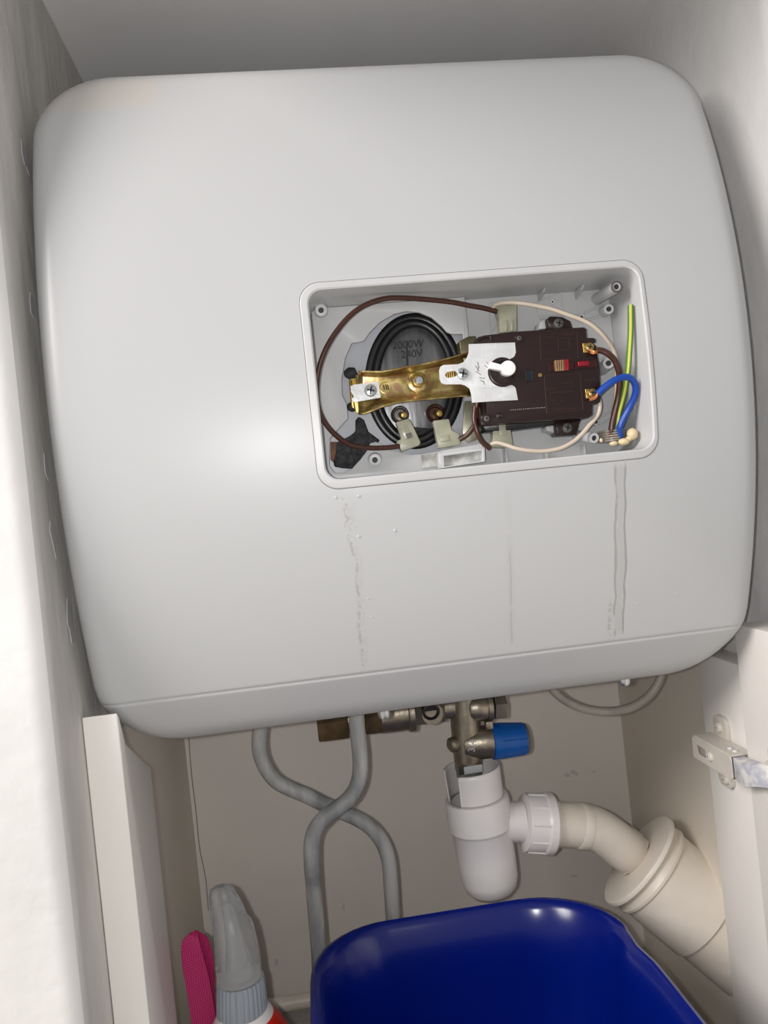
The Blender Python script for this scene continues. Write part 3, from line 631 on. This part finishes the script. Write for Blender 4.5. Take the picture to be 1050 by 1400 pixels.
# mains cable: three cores rising out of the gland
MC = thing('mains_cable', W(842, 603, .489), 'three-core mains cable of brown, striped earth and blue wires inside the recess', 'cable')
wire('brown_wire', [(835, 598), (836, 586), (840, 566), (845, 543), (847, 525), (846, 508), (841, 494), (833, 485), (824, 480), (817, 478.5)], [.487, .484, .478, .474, .475], .0020, M['wirebrown'], MC)
mb = MB(); 
for k in range(4): mb.tube([W(819, 478+k*.7, .475), W(813, 480+k*1.2, .475), W(807, 478+k*1.6, .476)], .0003, 6)
mb.build('copper_strands', M['copper'], MC)
for k in range(3):
    pass
mb = MB()
for k in range(4): mb.tube([W(817, 538+k, .475), W(813, 542+k*1.2, .4755), W(806, 545+k*.9, .476)], .0003, 6)
mb.build('copper_strands', M['copper'], MC)
ew = [(841, 598), (843, 585), (846, 566), (850.5, 549), (855, 530), (858.5, 506), (860.5, 480), (862, 452), (862, 417)]
def striped(name, pts, Ys, r, parent):
    n = len(pts); P = []
    for i, (x, y) in enumerate(pts):
        t = i/(n-1)*(len(Ys)-1); k = min(int(t), len(Ys)-2); P.append(W(x, y, Ys[k]+(Ys[k+1]-Ys[k])*(t-k)))
    mb = MB(); mb.tube(P, r, 16); seg = 16; mb.i = [0]*len(mb.i)
    nn = (len(mb.f)-2)//seg
    Pc = spline(P, False, 6)
    for i in range(nn):
        for k in range(seg):
            fc = mb.f[i*seg+k]; c = sum((mb.v[a] for a in fc), Vector())/4; d = c-(Pc[i]+Pc[i+1])/2
            if -.55*r < d.x+.12*r < .30*r and True: mb.i[i*seg+k] = 1
    return mb.build(name, [mat('earth_green', (.09, .20, .035), .35), mat('earth_yellow', (.50, .50, .06), .35)], parent)
striped('earth_wire', ew, [.489, .483, .474, .470], .0019, MC)
wire('blue_wire', [(848, 598), (847, 586), (852, 573), (860, 558), (866.5, 545), (869.5, 532), (866, 521), (857.5, 515.5), (847, 517), (836, 522.5), (826, 530), (817, 538.5)], [.486, .482, .476, .471, .471, .474], .0022, M['wireblue'], MC)

# ------------------------------------------------------------ pipework under the heater
YV = .69
PA = [(486, 960), (487.5, 985), (490, 1010), (492.5, 1038), (491.5, 1062), (485, 1081), (474, 1095), (460, 1106), (445, 1117), (433, 1131), (426.5, 1150), (426, 1175), (428, 1205), (431, 1240), (436, 1300), (440, 1350)]
o = MB().tube([W(x, y, .662) for x, y in PA[:6]]+[W(x, y, .658) for x, y in PA[6:12]]+[W(x, y, .668) for x, y in PA[12:]]+[Vector((W(440, 1350, .668).x+.004, .67, ZF+.001))], .0068, 18).build('water_pipe', M['pipepaint'])
tag(o, 'grey painted copper pipe passing in front at the crossing, straight down from the heater', 'pipe')
PB = [(358, 975), (356, 996), (354.5, 1015), (357, 1034), (365, 1052), (377, 1067), (394, 1077), (418, 1087), (440, 1098), (462, 1108), (484, 1117), (504, 1129), (518, 1144), (527, 1161), (532, 1180), (534.5, 1210), (537, 1250), (541, 1300)]
o = MB().tube([W(x, y, .70) for x, y in PB]+[Vector((W(541, 1300, .70).x+.002, .70, ZF+.001))], .0069, 18).build('water_pipe', M['pipepaint'])
tag(o, 'grey painted copper pipe behind at the crossing, bowed out left at its top', 'pipe')
a, b = W(375, 1371, .815), W(470, 1363, .815); a.z = b.z = (a.z+b.z)/2
tag(MB().tube([Vector((-.128, .815, a.z)), Vector((0, .815, a.z)), Vector((.2, .815, a.z)), Vector((.30, .815, a.z))], .0075, 16).build('low_pipe', M['pvccream']), 'thin cream horizontal pipe low on the back wall, behind bottle and bowl', 'pipe')
# flex loop on the right
CL = [(745, 925), (757, 944), (772, 957), (790, 966), (812, 971.5), (838, 972.5), (860, 968), (878, 959), (893, 945), (904, 925), (908, 905)]
tag(MB().tube([W(x, y, .64) for x, y in CL], .0039, 14).build('flex_cable', M['flex']), 'grey-beige flex hanging in a loop under the right end of the heater', 'cable')

# safety valve with blue cap
vc = W(634, 1000, YV)
SV = thing('safety_valve', (vc.x, YV, W(640, 1062, YV).z), 'nickel-plated safety valve with a blue cap, under the heater above the tundish', 'valve')
def vline(x, y, Y=YV): return W(x, y, Y)
top, bot = vline(634, 950), vline(641, 1052)
q = YV/F; d = (bot-top).normalized(); Lh = (bot-top).length
top = Vector((top.x, YV, top.z))
body = MB().lathe([(.0125, 0), (.0132, .010), (.0138, .018), (.0138, .030), (.0136, .040), (.0134, .052), (.0130, Lh*.86), (.0122, Lh)], top, d, 30).build('valve_body', M['gunmetal'], SV)
mb = MB(); mb.lathe([(.0108, 0), (.0125, .001), (.0128, .004), (.0120, .006), (.0115, .012), (.0105, .013)], bot-d*.006, d, 30); mb.build('valve_outlet', mat('pale_verdigris_metal', (.42, .42, .36), .4, .6, mottle=.3, mscale=80), SV)
mb = MB(); mb.prism([(627, 1050), (634, 1049), (635, 1059), (628, 1060)], YV-.0137, .001); mb.prism([(634, 1049), (659, 1045), (660, 1055), (635, 1059)], YV-.0134, .001, mi=1); mb.build('rating_label', [M['dark'], M['sticker']], SV, False)
nk0 = vline(640, 1015); ax = (vline(673, 1011)-vline(636, 1014.5)).normalized(); ax = Vector((ax.x, 0, ax.z))
mb = MB(); mb.lathe([(.0115, -.004), (.0138, .002), (.0142, .010), (.0148, .012), (.0148, .0225)], Vector((nk0.x-.002, YV-.003, nk0.z)), ax, 30); nk = mb.build('side_neck', M['gunmetal'], SV)
c0 = vline(671, 1012.5); c0.y = YV-.003
mb = MB(); mb.lathe([(.0140, -.001), (.0160, .0), (.0161, .003), (.0157, .0065), (.0150, .020), (.0137, .0305)], c0, ax, 36); cap = mb.build('adjusting_cap', M['bluecap'], SV); cap['label'] = 'blue plastic cap'
for k in range(12):
    th_ = 2*math.pi*k/12; bb = ax.orthogonal().normalized(); cc = ax.cross(bb); dv = bb*math.cos(th_)+cc*math.sin(th_)
    mb = MB(); mb.tube([c0+ax*.007+dv*.0154, c0+ax*.030+dv*.0136], .0008, 6, sub=1); mb.build('grip_rib', M['bluecap'], cap)
mb = MB(); mb.lathe([(.0137, .0), (.0133, .002), (.0115, .0028), (.0108, .0008), (.0003, .0008)], c0+ax*.0303, ax, 32); mb.build('cap_end', M['greycap'], cap)
mb = MB(); mb.lathe([(.007, 0), (.0068, .007), (.0045, .009), (.0003, .009)], vline(627, 1014)+Vector((-.002, -.004, 0)), (-.9, -.5, 0), 20); mb.build('side_boss', M['gunmetal'], SV)
text('3/4', W(646, 1020, YV-.0172), .0085, M['zinc'], nk, 'cast_lettering', rot=math.radians(-75))
nz = vline(648, 966)
mb = MB(); mb.lathe([(.011, -.004), (.0125, 0), (.0125, .010), (.0118, .012)], Vector((nz.x-.002, YV-.004, nz.z)), ax, 28); mb.lathe([(.0118, .012), (.0130, .0125), (.0130, .0165), (.0118, .017)], Vector((nz.x-.002, YV-.004, nz.z)), ax, 28); mb.build('tee_branch', M['gunmetal'], SV)
mb = MB(); mb.lathe([(.0135, 0), (.0142, .001), (.0142, .009), (.0132, .0105)], Vector((nz.x+.0165, YV-.004, nz.z)), ax, 6); mb.build('hex_plug', M['gunmetal'], SV, True, 20)
mb = MB(); mb.box((nz.x+.006, YV-.015, nz.z-.0185), (nz.x+.013, YV-.008, nz.z-.011)); bevel(mb.build('seal_tag', M['gunmetal'], SV, False), .001)
# horizontal fitting line running left from the valve
FL = thing('inlet_fitting', (W(540, 975, YV).x, YV, W(540, 990, YV).z), 'row of brass nuts and couplings under the heater, left of the safety valve', 'fitting')
zc = W(640, 966, YV).z+.002
def fit(x0, x1, r, name, seg=28, m=None, par=None):
    A = W(x0, 975, YV).x; Bx = W(x1, 975, YV).x; mb = MB(); mb.lathe([(r*.93, 0), (r, .001), (r, Bx-A-.001), (r*.93, Bx-A)], Vector((A, YV, zc)), (1, 0, 0), seg); return mb.build(name, m or M['gunmetal'], par or FL, True, 25)
bmat = mat('dull_brass', (.28, .19, .10), .4, .85, bump=.2, bscale=200, mottle=.4, mscale=60)
fit(432, 474, .0175, 'compression_nut', 6, bmat); fit(470, 500, .012, 'pipe_stub', 28); fit(497, 520, .0165, 'compression_nut', 6, bmat); fit(518, 560, .0155, 'coupling'); fit(556, 566, .0175, 'coupling_ring'); fit(564, 606, .0140, 'union_nut', 6); fit(604, 622, .0105, 'pipe_stub')
c = W(589, 972, YV-.018); mb = MB(); mb.lathe([(.0065, -.014), (.0078, -.002), (.0078, .002), (.006, .003), (.0052, 0), (.0003, 0)], c, (0, -1, -.15), 28); mb.build('black_plug', M['rubber'], FL)
c = W(590, 978, YV-.010); mb = MB(); mb.lathe([(.0095, 0), (.0095, .008)], c+Vector((0, 0, .003)), (0, -1, 0), 24); mb.build('plug_collar', M['gunmetal'], FL)

# tundish / bottle trap in white plastic
tp = W(645, 1053, YV); bt = W(671.5, 1214, YV); dx = (bt-tp).normalized(); LL = (bt-tp).length
TD = thing('tundish', bt, 'white plastic tundish cup with rounded bottom, catching the safety valve outlet', 'tundish')
rq = lambda px: px*YV/F
yb = lambda f_: LL*f_
prof = [(rq(37.5), LL*.235), (rq(41), LL*.24), (rq(41.5), LL*.26), (rq(41.5), LL*.46), (rq(40), LL*.475), (rq(38.5), LL*.49), (rq(37.5), LL*.75), (rq(36.5), LL*.9), (rq(33), LL*.975), (rq(26), LL*1.02), (rq(14), LL*1.045), (.0003, LL*1.05)]
mb = MB(); mb.lathe(prof, tp, dx, 44, caps=False); tb = mb.build('trap_body', M['pvc'], TD, True, 30); so = tb.modifiers.new('t', 'SOLIDIFY'); so.thickness = .002; so.offset = 1
# open collar with a notch cut in its left front
a_ = dx; b_ = Vector((1, 0, -a_.x/a_.z)).normalized(); c_ = a_.cross(b_).normalized()
if c_.y > 0: c_ = -c_       # towards the room
V = []; Fc = []; NS = 72; rows = 8
def rimtop(th):
    # th: 0 = right, 90 = front; high on left and right sides, lower in the front
    d_ = math.degrees(th) % 360
    base = -.003
    if 131 <= d_ < 186: return LL*.235           # notch
    return base
for i in range(NS+1):
    th = 2*math.pi*i/NS
    for j in range(rows+1):
        t0 = rimtop(th); t = t0+(LL*.24-t0)*j/rows; r = rq(37.5+1.5*(1-j/rows)-1)
        V.append(tp+a_*t+(b_*math.cos(th)+c_*math.sin(th))*r)
for i in range(NS):
    for j in range(rows): Fc.append((i*(rows+1)+j, (i+1)*(rows+1)+j, (i+1)*(rows+1)+j+1, i*(rows+1)+j+1))
cl_ = mesh_obj('open_collar', V, Fc, M['pvc'], TD, True, 50); so = cl_.modifiers.new('t', 'SOLIDIFY'); so.thickness = .0016; so.offset = 0
for th in (math.radians(75), math.radians(140)):
    mb = MB(); dv = b_*math.cos(th)+c_*math.sin(th); mb.tube([tp+a_*LL*.49+dv*rq(38), tp+a_*LL*.66+dv*rq(37.2)], .0009, 8, sub=1); mb.build('moulded_rib', M['pvc'], TD)
o1 = W(668, 1124, YV); o2 = W(716, 1123, YV-.002)
mb = MB(); e_ = (o2-o1); mb.lathe([(rq(30), 0), (rq(28), e_.length*.5), (rq(26.5), e_.length*.62), (rq(27), e_.length)], o1, e_, 32); mb.build('side_outlet', M['pvc'], TD)
n1 = W(714, 1124, YV-.002); n2 = W(756, 1126, YV-.002); e_ = n2-n1; l_ = e_.length
mb = MB(); mb.lathe([(rq(31), 0), (rq(38), l_*.05), (rq(39), l_*.15), (rq(39), l_*.62), (rq(41.5), l_*.7), (rq(41.5), l_*.9), (rq(37), l_*1.0), (rq(33), l_*.97), (rq(32), l_*.8)], n1, e_, 40); nt_ = mb.build('compression_nut', M['pvc'], TD)
en = e_.normalized(); b2 = en.orthogonal().normalized(); c2_ = en.cross(b2)
for k in range(10):
    th = 2*math.pi*k/10+.2; dv = b2*math.cos(th)+c2_*math.sin(th)
    mb = MB(); mb.tube([n1+en*l_*.12+dv*rq(38.6), n1+en*l_*.66+dv*rq(39)], .0011, 6, sub=1); mb.build('grip_rib', M['pvc'], nt_)
# waste bend
EB = [(746, 1126, .688), (770, 1127, .688), (796, 1129, .689), (815, 1134, .690), (832, 1144, .692), (850, 1158, .695), (866, 1171, .698), (878, 1182, .70)]
WB = thing('waste_bend', W(800, 1130, .69), 'cream painted plastic waste bend leading from the tundish nut into the soil pipe', 'pipe')
sc_ = W(870, 1173, .70); sd = Vector((.68, -.27, -.69)).normalized()
MB().tube([W(*p) for p in EB[:-2]]+[sc_-sd*.008, sc_-sd*.0003], .0199, 32, sub=5).build('bend', M['pvccream'], WB)
def cuff(i0, i1, r, w, par, name='collar'):
    A = W(*i0); Bq = W(*i1); dd = (Bq-A).normalized(); mb = MB(); mb.lathe([(r*.985, 0), (r, .0006), (r, w-.0006), (r*.985, w)], A, dd, 32); return mb.build(name, M['pvccream'], par)
cuff((789, 1128.3, .689), (803, 1130.5, .6895), .0207, .009, WB); MB().lathe([(.0202, 0), (.0206, .0006), (.0206, .011), (.0202, .0115)], sc_-sd*.019, sd, 32).build('collar', M['pvccream'], WB)
# soil pipe
sc_ = W(870, 1173, .70); sd = Vector((.68, -.27, -.69)).normalized()
SP = thing('soil_pipe', Vector((sc_.x+.03, .70, sc_.z-.12)), 'large cream painted soil pipe with a flanged cap, slanting into the right wall', 'pipe')
MB().lathe([(.0455, 0), (.0485, .0008), (.0492, .002), (.0492, .0045), (.0475, .006), (.0455, .006)], sc_, sd, 56).build('reducer_flange', M['pvccream'], SP)
MB().lathe([(.0445, .0055), (.0450, .013), (.0462, .0145), (.0462, .017), (.0440, .018), (.0440, .0735), (.0425, .0745)], sc_, sd, 56).build('socket', M['pvccream'], SP)
MB().lathe([(.0418, .07), (.0418, .155)], sc_, sd, 56).build('pipe_run', M['pvccream'], SP)

# ------------------------------------------------------------ blue washing-up bowl
BZ = -.341
BW = thing('washing_up_bowl', (.094, .49, ZF), 'deep blue plastic washing-up bowl standing open on the floor, cut by the bottom edge', 'bowl')
def bowl_loop(x0, x1, y0, y1_, r, z, n=10):
    out = []
    for cx, cy, a0, rr in ((x1-r*1.15, y1_-r*1.15, 0, r*1.15), (x0+r, y1_-r, 90, r), (x0+r, y0+r, 180, r), (x1-r, y0+r, 270, r)):
        for k in range(n+1):
            a = math.radians(a0+90*k/n); out.append(Vector((cx+rr*math.cos(a), cy+rr*math.sin(a), z)))
    # straight sides subdivided with a gentle wave as the moulded rim has
    res = []; m = len(out)
    for i in range(m):
        A, Bq = out[i], out[(i+1) % m]; L2 = (Bq-A).length; s_ = max(1, int(L2/.02))
        for k in range(s_): res.append(A.lerp(Bq, k/s_))
    return res
def bl_(e, z): return bowl_loop(-.030+e, .218-e, .34+e, .646-e, max(.062-e*.5, .02), z)
secs = [(.045, ZF+.002), (.035, ZF+.0015), (.026, ZF+.010), (.012, BZ-.02), (.006, BZ-.018), (.000, BZ-.014), (-.0015, BZ-.006), (.0, BZ-.0005), (.003, BZ+.001), (.006, BZ-.0005), (.009, BZ-.006), (.015, BZ-.02), (.020, BZ-.05), (.030, ZF+.022), (.038, ZF+.010), (.055, ZF+.006), (.075, ZF+.005)]
V = []; Fc = []; nl = None
base = bl_(0, 0); nl = len(base); cxy = Vector((.094, .493, 0))
for e, z in secs:
    for p in base:
        dvx = 1-e/.124; dvy = 1-e/.153
        wav = 0
        if z > BZ-.03: wav = -.0035*max(0, math.sin(math.pi*min(max((p.x-.08)/.14, 0), 1)))*(p.y > .57) - .004*math.exp(-((p.y-.56)/.018)**2)*(p.x > .16)
        V.append(Vector((cxy.x+(p.x-cxy.x)*dvx+(wav if p.y < .60 and p.x > .16 else 0), cxy.y+(p.y-cxy.y)*dvy, z)))
for j in range(len(secs)-1):
    for k in range(nl): Fc.append((j*nl+k, j*nl+(k+1) % nl, (j+1)*nl+(k+1) % nl, (j+1)*nl+k))
Fc.append(list(range(nl))); Fc.append([(len(secs)-1)*nl+k for k in range(nl)])
mesh_obj('bowl_body', V, Fc, M['bowl'], BW, True, 50)
hp = [Vector((-.038, y, z)) for y, z in ((.66, BZ-.006), (.645, BZ-.011), (.60, BZ-.014), (.555, BZ-.011), (.54, BZ-.006))]
mb = MB(); mb.prism([(-.041, .44, BZ-.012), (-.041, .53, BZ-.012), (-.029, .546, BZ-.012), (-.027, .43, BZ-.012)], 0, .005, dirv=(0, 0, 1)); bevel(mb.build('side_grip', M['bowl'], BW, False), .002, 3)

# ------------------------------------------------------------ bottle with clear spout cap
YO = .575
bxw = W(334, 1395, YO)
BO = thing('bottle', (bxw.x, YO, ZF), 'white and red squeeze bottle with a clear grey spout cap, left of the bowl', 'bottle')
def loft(name, secs, m, parent, seg=36, rib=0, nr_=40):
    V = []; Fc = []
    for (c, rx, ry) in secs:
        for k in range(seg):
            a = 2*math.pi*k/seg; q_ = 1+(rib*math.copysign(1, math.cos(nr_*a)) if rib else 0); V.append((c.x+rx*q_*math.cos(a), c.y+ry*q_*math.sin(a), c.z))
    for j in range(len(secs)-1):
        for k in range(seg): Fc.append((j*seg+k, j*seg+(k+1) % seg, (j+1)*seg+(k+1) % seg, (j+1)*seg+k))
    Fc.append(list(range(seg))[::-1]); Fc.append([(len(secs)-1)*seg+k for k in range(seg)])
    return mesh_obj(name, V, Fc, m, parent, True, 40)
def sec(x, y, hw, ry=None, Y=YO): c = W(x, y, Y); r = S(hw, Y); return (Vector((c.x, Y, c.z)), r, ry if ry else r)
loft('spout_cap', [sec(327, 1336, 30), sec(326, 1318, 30), sec(323.5, 1296, 29), sec(320, 1274, 27.5, .0145), sec(317, 1262, 26, .0135), sec(315, 1260, 24.5, .0125), sec(310, 1240, 21.5, .010), sec(305, 1224, 18.5, .007), sec(302.5, 1215, 15, .005), sec(302, 1211, 9, .003)], M['clearcap'], BO)
loft('spout', [sec(327, 1334, 15), sec(325, 1310, 14), sec(322, 1290, 11), sec(315, 1258, 8), sec(309, 1235, 6)], M['clearcap'], BO, 24)
V = []; 
loft('ribbed_collar', [sec(331, 1379, 33.5), sec(330.5, 1372, 33), sec(329, 1342, 31.5), sec(328.5, 1337, 30.5)], M['ring'], BO, 120, .02, 30)
rb = YO
shc = W(337, 1392, YO)
bs = [(0, .0), (.002, .035), (.010, .037), (.16, .037), (.185, .034), (.2, .029)]
zt = W(332, 1380, YO).z; H = zt-ZF
secs = [(0.0, .033), (.002, .036), (.01, .0375), (H-.045, .0375), (H-.028, .034), (H-.014, .0275), (H-.005, .0215), (H-.0015, .0192), (H, .018)]
bcx = W(332, 1380, YO).x; cxl = bcx+.003
V = []; Fc = []; seg = 48; mi = []
for (h, r) in secs:
    t = max(0, (h-(H-.05))/.05); cx_ = cxl+(bcx-cxl)*t
    for k in range(seg): a = 2*math.pi*k/seg; V.append((cx_+r*math.cos(a), YO+r*math.sin(a), ZF+h))
for j in range(len(secs)-1):
    for k in range(seg):
        Fc.append((j*seg+k, j*seg+(k+1) % seg, (j+1)*seg+(k+1) % seg, (j+1)*seg+k))
        a = 360*(k+.5)/seg; mi.append(1 if (j <= 5 and j >= 2 and (a < 35 or a > 278)) else 0)
Fc.append(list(range(seg))[::-1]); Fc.append([(len(secs)-1)*seg+k for k in range(seg)]); mi += [0, 0]
mesh_obj('bottle_body', V, Fc, None, BO, True, 40, [M['bottle'], M['label']], mi)
# ------------------------------------------------------------ pink strap loop
YS = .60
pk = MB(); 
def ribbon(ptsL, ptsR, t=.0013):
    A = spline([W(*p) for p in ptsL]); Bq = spline([W(*p) for p in ptsR]); n = len(A); V = []; Fc = []
    for a, b in zip(A, Bq): V += [a, b, b+Vector((0, t, 0)), a+Vector((0, t, 0))]
    for i in range(n-1):
        for k in range(4): Fc.append((i*4+k, i*4+(k+1) % 4, (i+1)*4+(k+1) % 4, (i+1)*4+k))
    Fc += [(0, 1, 2, 3), tuple((n-1)*4+k for k in (3, 2, 1, 0))]
    return V, Fc
f1 = ribbon([(267, 1273, .600), (255, 1280, .597), (248, 1292, .595), (249, 1320, .593), (256, 1360, .590), (262, 1400, .588), (270, 1460, .586), (276, 1520, .585)], [(269, 1273, .601), (272, 1285, .597), (276, 1302, .595), (284, 1330, .593), (291, 1365, .591), (296, 1400, .589), (304, 1460, .587), (309, 1520, .586)])
f2 = ribbon([(266, 1273, .6015), (262, 1284, .604), (262, 1302, .606), (266, 1330, .607), (272, 1365, .607), (278, 1400, .607), (284, 1460, .606), (288, 1520, .606)], [(269.5, 1273, .6005), (283, 1283, .600), (290, 1303, .601), (293, 1330, .603), (294, 1365, .604), (297, 1400, .605), (303, 1460, .605), (307, 1520, .605)])
zmin = ZF+.001
for f_ in (f1, f2):
    for v in f_[0]: v.z = max(v.z, zmin)
pk.add(*f1); pk.add(*f2)
tag(pk.build('webbing_strap', M['pink'], None, True, 60), 'folded bright pink woven webbing strap, left of the bottle', 'strap')
